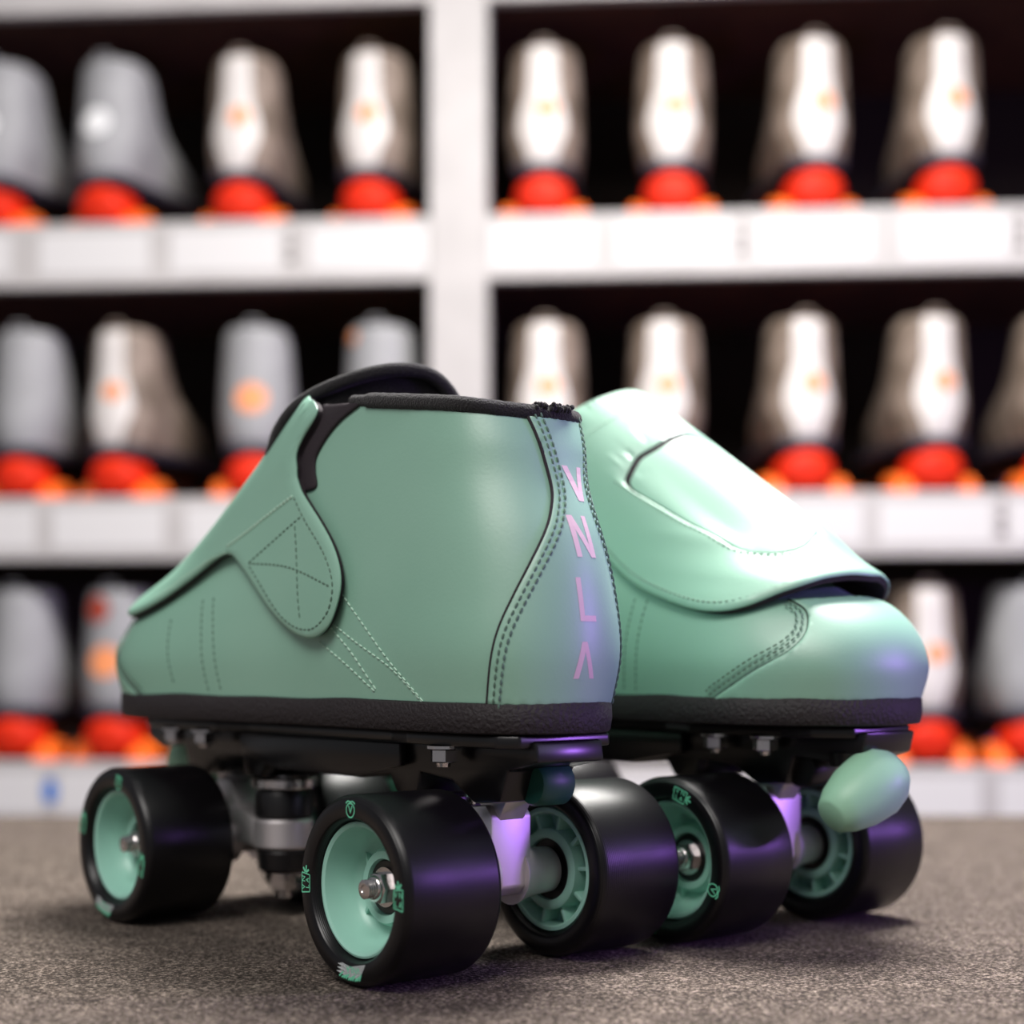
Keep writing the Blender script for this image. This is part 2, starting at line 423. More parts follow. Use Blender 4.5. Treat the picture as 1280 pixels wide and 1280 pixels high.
def letters(parent):
    bm = bmesh.new()
    def poly(pts, box):
        (aL, aR, tT, tB, sh) = box; aL -= .010; aR -= .010
        g = []
        for (x, y) in pts:
            # x 0..1 left to right, y 0..1 bottom to top
            g.append((aL+(aR-aL)*x+sh*(y-.5), tB+(tT-tB)*y))
        # subdivide edges so the print follows the heel
        loop = []
        for i in range(len(g)):
            p, q = g[i], g[(i+1) % len(g)]
            for w in range(4): loop.append((p[0]+(q[0]-p[0])*w/4, p[1]+(q[1]-p[1])*w/4))
        P2 = [Vector((a*SA, t*ST)) for a, t in loop]
        v, e, f, *_ = delaunay_2d_cdt(P2, [(i, (i+1) % len(P2)) for i in range(len(P2))], [], 1, 1e-5)
        vs = [bm.verts.new(Vector(wp(boot_fn(q.x/SA, q.y/ST, 1.28)))*.001) for q in v]
        for fc in f: bm.faces.new([vs[i] for i in fc])
    s = .24
    V_ = (1.0105, .9655, .7225, .598, 0.0)
    poly([(0, 1), (s*1.1, 1), (.72, 0), (.45, 0)], V_); poly([(.76, 1), (1.0, 1), (.72, 0), (.50, 0)], V_)
    N_ = (1.0215, .985, .555, .437, .006)
    poly([(0, 0), (0, 1), (s, 1), (s, 0)], N_); poly([(1-s, 0), (1-s, 1), (1, 1), (1, 0)], N_); poly([(0, 1), (s*1.1, 1), (1, 0), (1-s*1.1, 0)], N_)
    L_ = (1.025, .9975, .378, .2546, .003)
    poly([(0, 0), (0, 1), (.28, 1), (.28, 0)], L_); poly([(0, 0), (0, .13), (1, .13), (1, 0)], L_)
    A_ = (1.033, .9985, .197, .09, .003)
    poly([(0, 0), (s, 0), (.62, 1), (.38, 1)], A_); poly([(1-s, 0), (1, 0), (.62, 1), (.42, 1)], A_)
    return obj('heel_lettering', bm, M['print_'], parent, smooth=False)

# ---------------------------------------------------------------- roller skate
def make_wheel():
    """axis x, outer face at -x; returns list of (name, mesh, mats, subparts)"""
    bm = bmesh.new()
    add_lathe(bm, [(-16.2, 22.3), (-17.6, 22.9), (-19.3, 23.4), (-19.8, 24.0), (-20, 28.4), (-19.6, 29.4), (-18.6, 30.4), (-17.2, 31), (16.4, 31), (17.8, 30.4), (18.9, 29.3), (19.2, 28.2), (19.2, 24.4), (18.7, 23.4), (17.4, 22.6), (16.4, 22.3)], 'x', 96, closed=True)
    tire = bm
    hb = bmesh.new()
    add_lathe(hb, [(-15, 22.3), (-16.6, 22.0), (-16.8, 21.3), (-16.2, 20.4), (-12, 19.6), (-6, 18.4), (-3.4, 16.2), (-2.6, 13.6), (-5.6, 12.6), (-6.8, 11.8), (-6.8, 9.4), (-5, 9.0), (-2, 11.0), (8, 11.0), (17.2, 11.0), (17.6, 11.6), (17.6, 13.6), (17, 14.4), (9, 14.8), (9, 19.4), (17, 20), (17.4, 20.6), (17.2, 21.8), (16, 22.3)], 'x', 72, closed=True)
    for i in range(10):
        a = 2*math.pi*i/10
        g = bmesh.new(); add_box(g, (8.6, -.8, 14.2), (15.6, .8, 20), .4); merge(hb, g, Matrix.Rotation(a, 4, 'X'))
        if i % 2 == 0:
            g = bmesh.new(); add_prism(g, [(12.6, -6.2), (12.6, -2.8), (17.6, -2.6), (18.2, -4.6)], -.7, .7, 'xz'); 
            g.free(); g = bmesh.new(); add_prism(g, [(-6.2, 12.4), (-2.8, 12.4), (-2.8, 17.4), (-4.2, 17.6)], -.6, .6, 'xz')
            merge(hb, g, Matrix.Rotation(a+.3, 4, 'X'))
    be = bmesh.new()
    add_lathe(be, [(-3.6, 10.4), (-5.2, 8.9), (-5.8, 8.6), (-5.8, 4.2), (16, 4.2), (16, 10.6), (15.6, 11.0)], 'x', 40, closed=True)
    nt_ = bmesh.new()
    add_hex(nt_, (-8.2, 0, 0), 'x', 5.4, 4.6); add_lathe(nt_, [(-6.6, 6.6), (-6.1, 6.6)], 'x', 24)
    add_lathe(nt_, [(-11.8, 3.4), (-11.4, 4.0), (-10.6, 4.3), (-10.3, 3.6)], 'x', 24)
    th = [(-14.6, 0), (-14.6, 1.2), (-14.9, 1.5), (-14.9, 2.2)]
    x = -14.7
    while x < -11.6: th += [(x, 3.2), (x+.45, 2.6)]; x += .9
    add_lathe(nt_, th+[(-11, 2.9), (-11, 0)], 'x', 24)
    # marks printed on the outer face
    pr = bmesh.new(); pw = bmesh.new()
    V, Fc = {}, {}
    TX = {t: text_mesh(t) for t in ('V N', 'L A', 'V', 'VNLA')}
    def stamp(bm_, txt, ang, r0, size, off=(0, 0), rot=0):
        V, Fc = TX[txt]; vs = []
        for p in V:
            c, s = math.cos(rot), math.sin(rot)
            x_, y_ = (p.x*c-p.y*s)*size+off[0], (p.x*s+p.y*c)*size+off[1]
            # local x_ tangent (screen right at top), y_ radial
            rr = r0+y_; aa = ang+x_/r0
            vs.append(bm_.verts.new((-.02010, -math.sin(-aa)*rr*-.001, math.cos(aa)*rr*.001)))
        for f in Fc:
            try: bm_.faces.new([vs[i] for i in f])
            except ValueError: pass
    def ribbon(bm_, pts, w, r0, ang):
        """open line of (tangent, radial) points in mm"""
        n = len(pts)
        L_ = []
        for i, p in enumerate(pts):
            q0 = pts[max(i-1, 0)]; q1 = pts[min(i+1, n-1)]; t = Vector((q1[0]-q0[0], q1[1]-q0[1])).normalized(); nn = Vector((-t.y, t.x))*w/2
            L_.append([(p[0]+nn.x, p[1]+nn.y), (p[0]-nn.x, p[1]-nn.y)])
        vs = [[bm_.verts.new((-.02007-(.00002 if bm_ is pr else 0), -math.sin(ang+q[0]/r0)*(r0+q[1])*.001, math.cos(ang+q[0]/r0)*(r0+q[1])*.001)) for q in l] for l in L_]
        for i in range(n-1): bm_.faces.new([vs[i][0], vs[i][1], vs[i+1][1], vs[i+1][0]])
    ribbon(pr, [(2.3*math.sin(a), 2.3*math.cos(a)-.3) for a in [2*math.pi*i/20 for i in range(21)]], .45, 26.3, 0)
    stamp(pr, 'V', 0, 26.1, 3.6)
    ribbon(pr, [(-2.4, 2.0), (-1.2, 2.7), (0, 2.4), (1.2, 2.7), (2.4, 2.0)], .5, 26.3, 0)
    for ang, u in ((math.pi/2, -1), (-math.pi/2, 1)):
        bx_ = [(-3.1, -2.5), (3.1, -2.5), (3.1, 2.2), (-3.1, 2.2), (-3.1, -2.5)]
        for i in range(4): ribbon(pr, [bx_[i], bx_[i+1]], .42, 26.3, ang)
        if u < 0:
            stamp(pr, 'V N', ang, 26.3, 2.7, (-1.4, -.15), math.pi/2); stamp(pr, 'L A', ang, 26.3, 2.7, (1.5, -.15), math.pi/2)
        else:
            stamp(pr, 'V N', ang, 26.3, 2.7, (0, .95)); stamp(pr, 'L A', ang, 26.3, 2.7, (0, -1.35))
        for q in (-1, 0, 1): ribbon(pr, [(u*3.5, q*.35), (u*(4.5-abs(q)*.3), q*1.0), (u*(5.9-abs(q)*1.1), q*1.7)], .75, 26.3, ang)
    stamp(pr, 'VNLA', math.pi, 25.3, 3.0, (-1.5, 0))
    for q in range(10): ribbon(pr, [(-6+q*1.1, .6+(q % 3)*.5), (-4.6+q*1.15, 2.6)], .6, 26.2, math.pi)
    for q in range(9): ribbon(pw, [(-9+q*.5, -1.9+q*.42), (0, -1.6+q*.44), (5.5+(q % 3)*.9, -1.9+q*.42)], .30, 26.2, math.pi)
    return [('tire', tire, 'tire'), ('hub', hb, 'hub'), ('bearing', be, 'plate'), ('axle_nut', nt_, 'steel'), ('side_print', pr, 'mark'), ('side_flourish', pw, 'markw')]

WHEEL = []
for nm, b_, mk in make_wheel():
    bmesh.ops.recalc_face_normals(b_, faces=b_.faces)
    for e in b_.edges:
        if len(e.link_faces) == 2 and e.calc_face_angle(0) > R(38): e.smooth = False
    me = bpy.data.meshes.new(nm); b_.to_mesh(me); b_.free(); me.materials.append(M[mk])
    me.polygons.foreach_set('use_smooth', [True]*len(me.polygons)); WHEEL.append((nm, me))
def place_wheel(parent, x, y, rz, spin):
    w = bpy.data.objects.new('wheel', WHEEL[0][1]); COL.objects.link(w); w.parent = parent
    w.location = (x*.001, y*.001, .031)
    w.rotation_euler = (Matrix.Rotation(rz, 3, 'Z') @ Matrix.Rotation(spin, 3, 'X')).to_euler()
    for nm, me in WHEEL[1:]:
        o = bpy.data.objects.new(nm, me); COL.objects.link(o); o.parent = w

def truck(parent, y0, sgn):
    """sgn +1: kingpin forward of the axle"""
    t = None
    bm = bmesh.new()
    Y = lambda d: y0+sgn*d
    def bx(x0, x1, d0, d1, z0, z1, bv): add_box(bm, (x0, min(Y(d0), Y(d1)), z0), (x1, max(Y(d0), Y(d1)), z1), bv)
    prof = [(Y(-8.5), 27.5), (Y(-8.5), 52), (Y(-5), 56), (Y(4), 55), (Y(10), 46), (Y(10), 27.5), (Y(4), 24), (Y(-5), 24)]
    add_prism(bm, prof, -9, 9, 'yz', 1.0)
    for s in (-1, 1):
        add_lathe(bm, [(s*6, 11), (s*11, 9.4), (s*17, 8.4), (s*23.5, 8.0), (s*24, 7.4)], 'x', 32, (0, y0, 31))
    # pivot nose
    g = [(Y(-8), 50), (Y(-16), 63), (Y(-10), 66), (Y(3), 56)]
    add_prism(bm, g, -6, 6, 'yz', 1.0)
    # arm and kingpin ring
    add_prism(bm, [(Y(6), 30), (Y(6), 46), (Y(20), 42), (Y(24), 40), (Y(24), 29)], -10, 10, 'yz', 1.2)
    add_lathe(bm, [(28.5, 11.4), (29.5, 12.4), (39.5, 12.4), (40.5, 11.6)], 'z', 40, (0, Y(32), 0))
    h = obj('truck_hanger', bm, M['alu'], parent, angle=30)
    h['label'] = 'silver hanger'
    bm = bmesh.new(); add_lathe(bm, [(-46, 0), (-46, 3.6), (46, 3.6), (46, 0)], 'x', 20, (0, y0, 31)); obj('axle', bm, M['steel'], h)
    bm = bmesh.new(); add_lathe(bm, [(40.6, 10.4), (42, 12), (50, 12), (52.8, 10.8)], 'z', 40, (0, Y(32), 0)); obj('cushion', bm, M['cushion'], h)
    bm = bmesh.new(); add_lathe(bm, [(18.6, 7.6), (20, 10.5), (27, 11.2), (28.4, 10.2)], 'z', 40, (0, Y(32), 0)); obj('cushion', bm, M['cushion'], h)
    bm = bmesh.new(); add_lathe(bm, [(53, 12.6), (53.6, 13.2), (56.6, 13.2), (57.4, 12.4)], 'z', 40, (0, Y(32), 0))
    obj('cushion_washer', bm, M['steel'], h)
    bm = bmesh.new(); add_lathe(bm, [(16.8, 8.2), (18.4, 8.2)], 'z', 32, (0, Y(32), 0)); obj('cushion_washer', bm, M['steel'], h)
    bm = bmesh.new(); add_lathe(bm, [(8, 0), (8, 3.4), (64, 4), (64, 0)], 'z', 20, (0, Y(32), 0)); add_hex(bm, (0, Y(32), 13.8), 'z', 5.8, 5.4)
    obj('kingpin', bm, M['steel'], h)
    # pivot cup
    bm = bmesh.new(); add_lathe(bm, [(-8, 6.6), (-6.5, 7.6), (5, 7.6), (6, 6.8)], 'x', 28, (4, Y(-23), 64))
    obj('pivot_cup', bm, M['teal' if sgn > 0 else 'cushion'], h)

def make_skate(name, label, loc, rotz, lift, spins):
    root = thing(name, label, 'roller skate', loc, rotz, 'pair of mint jam skates')
    # upper
    NA, NT = 192, 60
    V = []; Fc = []
    for j in range(NT+1):
        for i in range(NA): V.append([c*.001 for c in wp(P(-1+2*i/NA, j/NT))])
    for j in range(NT):
        for i in range(NA): Fc.append((j*NA+i, j*NA+(i+1) % NA, (j+1)*NA+(i+1) % NA, (j+1)*NA+i))
    me = bpy.data.meshes.new('boot'); me.from_pydata(V, [], Fc); me.update()
    boot = link('boot', me, [M['mint'], M['lining']], root)
    so = boot.modifiers.new('solid', 'SOLIDIFY'); so.thickness = .0028; so.offset = -1; so.material_offset = 1; so.material_offset_rim = 1
    bm = bmesh.new(); bm.from_mesh(me); bmesh.ops.recalc_face_normals(bm, faces=bm.faces)
    # outward check
    c = bm.faces[0].calc_center_median(); 
    bm.to_mesh(me); bm.free()
    # heel counter
    Lf = [(a+2, t) for a, t in COUNTER_L]; Rt = COUNTER_R
    lf = [tuple(p) for p in catmull(Lf, 5)]; rt = [tuple(p) for p in catmull(Rt, 5)]
    tp = [(lf[0][0]+(rt[0][0]-lf[0][0])*i/8, .998) for i in range(1, 8)]; bt = [(rt[-1][0]+(lf[-1][0]-rt[-1][0])*i/14, .004) for i in range(1, 14)]
    hc = patch('heel_counter', lf[::-1]+tp+rt+bt, boot_fn, .0, 1.2, M['mint'], boot, corners=True, edge=1.4, drop=.45, step=2.6)
    # dark cut edge of the counter
    bm = bmesh.new()
    for cv in (Lf, Rt):
        add_tube(bm, [wp(boot_fn(a, t, .45)) for a, t in catmull(cv, 6)], .62, 6)
    obj('cut_edge', bm, M['lining'], boot)
    letters(boot)
    # toe cap
    cr_ = [tuple(p) for p in catmull(CAP_R, 5)]; cl = [(-a, t) for a, t in cr_][::-1]
    top_ = [(.2365-(.473)*i/12, .5206+.03*math.sin(math.pi*i/12)) for i in range(1, 12)]
    bot_ = [(-.378+.756*i/30, .004) for i in range(1, 30)]
    patch('toe_cap', cr_+top_+cl+bot_, boot_fn, 0, 1.1, M['mint'], boot, corners=True, edge=1.4, drop=.4, step=3)
    bm = bmesh.new()
    for cv in (CAP_R, [(-a, t) for a, t in CAP_R]): add_tube(bm, [wp(boot_fn(a, t, .4)) for a, t in catmull(cv, 6)], .36, 6)
    obj('cut_edge', bm, M['lining'], boot)
    # stitching on boot
    bm = bmesh.new()
    for sh in (2.3, 4.4): stitches(bm, Lf, boot_fn, 1.25, shift=sh, mi=0); stitches(bm, Rt, boot_fn, 1.25, shift=-sh, mi=0)
    for sh in (2.2, 4.4): stitches(bm, CAP_R, boot_fn, 1.15, shift=sh); stitches(bm, [(-a, t) for a, t in CAP_R], boot_fn, 1.15, shift=-sh)
    for s in (1, -1):
        for cv in ([(-.7087, .3733), (-.7441, .2573), (-.7724, .1535), (-.794, .0761), (-.8131, .007)], [(-.7005, .2637), (-.7302, .209), (-.7719, .131), (-.7938, .0685), (-.8113, .0069)],
                   [(-.6982, .2537), (-.7295, .1637), (-.7599, .0355)], [(-.6812, .2056), (-.7208, .1275), (-.7579, .0354)]):
            stitches(bm, [(a*s, t) for a, t in cv], boot_fn, .15, mi=1, r=.34)
        for d in (0, .02): stitches(bm, [((.487+d)*s, .40), ((.502+d)*s, .227), ((.511+d)*s, .03)], boot_fn, .1, mi=0, r=.3)
        if s > 0: stitches(bm, [(-.439*s, .33), (-.4486*s, .17), (-.4554*s, .04)], boot_fn, .1, mi=0, r=.3)
    obj('stitching', bm, [M['thread'], M['threadl']], boot)
    # collar: padded rim
    bm = bmesh.new(); pts = []; rr = []
    for i in range(101):
        a = .58+(2-1.16)*i/100
        p = P(a, 1.0); q = P(a, .97); d = p-q; d /= np.linalg.norm(d)
        pts.append(wp(p+d*1.6-N(a, 1.0)*.9)); rr.append(2.9 if .06 < i/100 < .94 else 2.3)
    add_tube(bm, pts, rr, 12, wob=.03)
    # frayed stretch near the heel
    for i in range(70):
        a = 1.0+random.uniform(-.05, .03); p = P(a, 1.0)
        add_lathe(bm, [(-1, 0), (-.5, .8), (.5, .8), (1, 0)], 'z', 6, tuple(np.array(wp(p))+np.array([random.uniform(-1.5, 1.5), random.uniform(-2.5, 2), 2.4+random.uniform(0, 2.2)])))
    obj('collar', bm, M['collar'], boot, angle=80)
    # throat lining on both sides and tongue
    for s in (-1, 1):
        th_ = [(-.628, 1.0), (-.611, .95), (-.630, .87), (-.648, .80), (-.656, .735), (-.62, .75), (-.56, .83), (-.49, .90), (-.42, .96), (-.42, 1.0), (-.50, 1.0), (-.57, 1.0)]
        if s < 0: patch('throat_lining', th_, boot_fn, .1, 1.2, M['lining'], boot, edge=1.2)
    bm = bmesh.new()
    pA = [(104, -27, 178), (97, -27, 192), (86, -24.5, 202), (68, -18, 208.5), (54, -6, 212.5), (47, 7, 211.5), (45, 17, 203), (46, 22, 190), (48, 24, 170)]
    pB = [(108, -24, 184), (103, -22, 196), (92, -17, 204.5), (78, -8, 209.5), (66, 4, 210.5), (62, 14, 206), (62, 22, 190), (64, 24, 170)]
    A_ = catmull(pA, 8); B_ = catmull(pB, 8)
    add_tube(bm, [wp(p) for p in A_], 2.7, 12, wob=.02); add_tube(bm, [wp(p) for p in B_], 2.4, 12, wob=.02)
    n = 40
    ra = [A_[int(i*(len(A_)-1)/n)] for i in range(n+1)]; rb = [B_[int(i*(len(B_)-1)/n)] for i in range(n+1)]
    low = [np.array([p[0]+22, p[1]*.85, 165+4*math.cos(p[1]/12)]) for p in ra]
    rows = [[bm.verts.new(Vector(wp(p))*.001) for p in src] for src in (ra, [(p*.5+q*.5)+np.array([0, 0, .8]) for p, q in zip(ra, rb)], rb)]
    lw = [bm.verts.new(Vector(wp(p))*.001) for p in low]; rows = [lw]+rows
    for r0, r1 in zip(rows[:-1], rows[1:]):
        for i in range(n): bm.faces.new([r0[i], r0[i+1], r1[i+1], r1[i]])
    obj('tongue', bm, M['collar'], boot, angle=80)
    # footbed
    bm = bmesh.new(); g = [bm.verts.new(Vector(wp(P(-1+2*i/60, .02)*np.array([.97, .92, 1])+np.array([3, 0, 2])))*.001) for i in range(60)]
    bm.faces.new(g); obj('footbed', bm, M['lining'], boot, smooth=False)

    # closure flap
    ff = lambda a, t, off: FL(a, t, lift, off)
    FL_ = [(a, t+(.035 if lift > 5 and -.33 < a < -.05 and t < .6 else .015 if lift > 5 and -.05 <= a < .12 and t < .6 else 0)) for a, t in FLAP]
    flap = patch('closure_flap', FL_, ff, 3.6, 5.0, M['mint'], root, hole=WIN, step=3, edge=2.2, drop=.9)
    patch('flap_lining', [(a*.994, t+(.004 if t < .9 else 0)) for a, t in FL_], ff, 1.2, 3.6, M['lining'], flap, step=3.4, edge=1.2, drop=.1)
    patch('window_panel', [(.138+(a-.138)*.975, .80+(t-.80)*.965-.002) for a, t in WIN], ff, 3.3, 4.5, M['mint'], flap, step=3, edge=2.0, drop=.1)
    bm = bmesh.new()
    # groove line and stitched hems
    wl = WIN[8:]+WIN[:1]
    stitches(bm, [(.43, .89), (.412, .83), (.378, .74), (.333, .648), (.24, .647), (.135, .660), (.055, .686)], ff, 4.9)
    low = [(-.464, .507), (-.41, .407), (-.365, .362), (-.31, .352)]
    R_ = FLAP[30:40]
    stitches(bm, R_, ff, 5.0, shift=-3.4)
    stitches(bm, [(-.526, .5965), (-.559, .6301), (-.599, .6744), (-.638, .713)], ff, 5.05, mi=1, r=.62, pitch=2.4, ln=2.0)
    stitches(bm, [(.42, .955), (.34, .966), (.2, .971), (.05, .98), (-.15, .982)], ff, 5.0, mi=1, r=.3)
    stitches(bm, [(-.526, .5965), (-.49, .585), (-.45, .54), (-.40, .45)], ff, 5.0, mi=1, shift=2.2)
    X = [(-.5772, .4904), (-.6584, .6283), (-.7151, .3701), (-.6721, .2637), (-.6501, .6029)]
    stitches(bm, [X[0], X[1]], ff, 5.0); stitches(bm, [X[0], (-.647, .45), X[2]], ff, 5.0); stitches(bm, [X[4], (-.662, .435), X[3]], ff, 5.0)
    stitches(bm, [(-.6393, .7121), (-.6719, .5823), (-.7036, .4591), (-.7174, .3697), (-.7103, .2871), (-.6842, .242), (-.6458, .2799), (-.6005, .4167), (-.5775, .4871)], ff, 5.0)
    obj('stitching', bm, [M['thread'], M['threadl']], flap)
    # sole
    bm = bmesh.new(); n = 128; rings = []
    for (z, o) in ((91.6, 1.0), (91.0, 1.7), (86, 1.8), (82, 1.2), (81.4, .6)):
        ring = []
        for i in range(n):
            a = -1+2*i/n; p = P(a, 0); q = P(a+.004, 0)-P(a-.004, 0); nn = np.array([q[1], -q[0], 0]); nn /= np.linalg.norm(nn)
            if np.dot(nn, p-np.array([100, 0, 90])) < 0: nn = -nn
            zz = z + .5*math.sin(a*37)*math.sin(a*11) if z > 90 else z
            w = p+nn*(o+.15*math.sin(a*61)); w[2] = zz; ring.append(bm.verts.new(Vector(wp(w))*.001))
        rings.append(ring)
    for A, B in zip(rings[:-1], rings[1:]):
        for i in range(n): bm.faces.new([A[i], A[(i+1) % n], B[(i+1) % n], B[i]])
    bm.faces.new(rings[0]); bm.faces.new(rings[-1])
    obj('sole', bm, M['sole'], root, angle=50)
    # plate
    bm = bmesh.new()
    fl = [(-20, -36), (20, -36), (25, -30), (25, 18), (20, 34), (20, 130), (25, 148), (27, 196), (24, 208), (17, 222), (-17, 222), (-24, 208), (-27, 196), (-25, 148), (-20, 130), (-20, 34), (-25, 18), (-25, -30)]
    add_prism(bm, fl, 76.6, 80.9, 'xy', .9)
    add_prism(bm, [(-38, 79), (-39, 72), (-24, 69), (-20, 58), (-6, 57), (6, 64), (24, 66), (26, 58), (38, 58), (42, 64), (60, 62), (108, 62), (126, 64), (130, 58), (142, 58), (144, 66), (162, 64), (174, 57), (188, 58), (192, 69), (212, 67), (224, 71), (226, 79)], -15, 15, 'yz', 1.2)
    for s in (-1, 1):   # side ribs
        add_prism(bm, [(30, 76), (30, 68), (60, 63), (110, 63), (138, 68), (138, 76)], s*18-1.5, s*18+1.5, 'yz', .6)
        for y in (0, 160, 185): pass
    pl = obj('plate', bm, M['plate'], root, angle=30)
    bm = None
    for s in (-1, 1):
        for y in (0, 160, 185):
            b = bmesh.new(); add_hex(b, (s*23, y, 73.2), 'z', 4.7, 4.6); add_lathe(b, [(75.6, 5.8), (76.6, 5.8)], 'z', 20, (s*23, y, 0)); add_lathe(b, [(69.4, 0), (69.4, 2.3), (71.2, 2.6)], 'z', 16, (s*23, y, 0)); obj('mounting_nut', b, M['steel'], pl, smooth=False)
    truck(root, 0, 1); truck(root, 168, -1)
    for k, (x, y) in enumerate(((-41, 0), (41, 0), (-41, 168), (41, 168))):
        place_wheel(root, x, y, 0 if x < 0 else math.pi, spins[k])
    # toe stop
    bm = bmesh.new()
    ax = Vector((-.86, .15, .46)).normalized(); q = ax.to_track_quat('X', 'Z').to_matrix().to_4x4()
    m4 = Matrix.Translation((.014, .224, .0575)) @ q
    add_lathe(bm, [(-18, 0), (-18, 5.6), (-17.2, 7.0), (-12, 9.8), (-4, 12.2), (5, 13), (11, 11.6), (15.4, 8.6), (17.5, 4.6), (18, 0)], 'x', 48, mat4=m4)
    ts = obj('toe_stop', bm, M['stop'], root, angle=35)
    bm = bmesh.new(); add_lathe(bm, [(56, 5.2), (72, 5.2)], 'z', 24, (10, 216, 0)); add_lathe(bm, [(66, 8), (71, 9)], 'z', 32, (8, 214, 0)); obj('toe_stop_stem', bm, M['plate'], ts)
    return root

sA = make_skate('roller_skate', 'mint jam skate in front, heel with vertical lilac lettering towards the viewer', (-.0056, .561, 0), R(40.4), 1.0, (0, .4, .25, 1.0))
sB = make_skate('roller_skate', 'mint jam skate behind, toe and toe stop pointing right, pale window panel on its flap', (-.008, .768, 0), R(221), 12.0, (.3, 1.2, .7, 1.9))

# ---------------------------------------------------------------- rental skates on the rack
M['tan'] = mat('taupe_leather', (146, 130, 118), .6, noise=(34, (104, 90, 78), .38, .62))
M['grey'] = mat('grey_leather', (158, 158, 160), .55, noise=(20, (138, 138, 140), .35, .7))
M['backstay'] = mat('white_backstay', (212, 206, 202), .5)
M['rsole'] = mat('dark_rental_sole', (38, 32, 48), .7)
M['red'] = mat('red_heel_block', (226, 46, 6), .6, spec=.25, noise=(30, (208, 36, 6), .4, .6))
M['dullred'] = mat('dull_red_emblem', (176, 66, 44), .6)
M['orange'] = mat('orange_urethane', (246, 112, 36), .4)
M['peach'] = mat('orange_emblem', (240, 150, 96), .6)
M['whitemark'] = mat('white_emblem', (238, 238, 238), .6)
M['shoemetal'] = mat('rental_metal', (120, 112, 108), .4, 1)
# (z, y centre shift, half width, y back, y front)
RL = [(102, 37, -36, 190, 41), (116, 40, -40, 194, 44), (138, 43.5, -40, 180, 42), (156, 44, -38, 145, 42), (174, 43.5, -36, 104, 42), (196, 42.5, -34, 80, 41), (220, 41, -33, 70, 38), (238, 39, -32, 64, 36), (246, 34, -28, 58, 32)]
def rental_mesh():
    bm = bmesh.new(); n = 40; rings = []
    for (z, w, y0, y1, w2) in RL:
        ring = []
        for i in range(n):
            a = 2*math.pi*i/n; c, s = math.cos(a), math.sin(a)
            # back half is a circle of radius w, front runs to y1
            y = (y0+w)-w*c if c > 0 else (y0+w)-(y1-y0-w)*c
            x = w*s*(1+.12*max(0, -c)*(z < 150)) if c > 0 else w*math.copysign(abs(s)**.8, s)*(1+.10*(-c)*(z < 150))
            ring.append(bm.verts.new((x*.001, y*.001, z*.001)))
        rings.append(ring)
    for A, B in zip(rings[:-1], rings[1:]):
        for i in range(n): bm.faces.new([A[i], A[(i+1) % n], B[(i+1) % n], B[i]])
    bm.faces.new(rings[0]); bm.faces.new(rings[-1])
    return bm
def rpt(ang, z):   # point on the heel of the rental boot; ang from straight back
    for (z0, w0, b0, f0, _), (z1, w1, b1, f1, _) in zip(RL[:-1], RL[1:]):
        if z0 <= z <= z1:
            q = (z-z0)/(z1-z0); w = w0+(w1-w0)*q; b = b0+(b1-b0)*q; break
    return w*math.sin(ang), (b+w)-w*math.cos(ang), z
def rstrip(wfun, z0, z1, off=1.5, a0=0):
    bm = bmesh.new(); n = 14; prev = None
    for j in range(n+1):
        z = z0+(z1-z0)*j/n; hw = wfun(j/n); row = []
        for i in range(9):
            a = a0+hw*(i/4-1); x, y, zz = rpt(a, z); row.append(bm.verts.new(((x+off*math.sin(a))*.001, (y-off*math.cos(a))*.001, zz*.001)))
        if prev:
            for i in range(8): bm.faces.new([prev[i], prev[i+1], row[i+1], row[i]])
        prev = row
    return bm
def rdisc(z, r, off, a0=0):
    bm = bmesh.new(); x0, y0, _ = rpt(a0, z); vs = []
    for i in range(24):
        t = 2*math.pi*i/24; a = a0+r*math.cos(t)/40; x, y, zz = rpt(a, z+r*math.sin(t)); vs.append(bm.verts.new(((x+off*math.sin(a))*.001, (y-off*math.cos(a))*.001, zz*.001)))
    c = bm.verts.new(((x0+off*math.sin(a0))*.001, (y0-off*math.cos(a0)-.4)*.001, z*.001))
    for i in range(24): bm.faces.new([vs[i], vs[(i+1) % 24], c])
    return bm
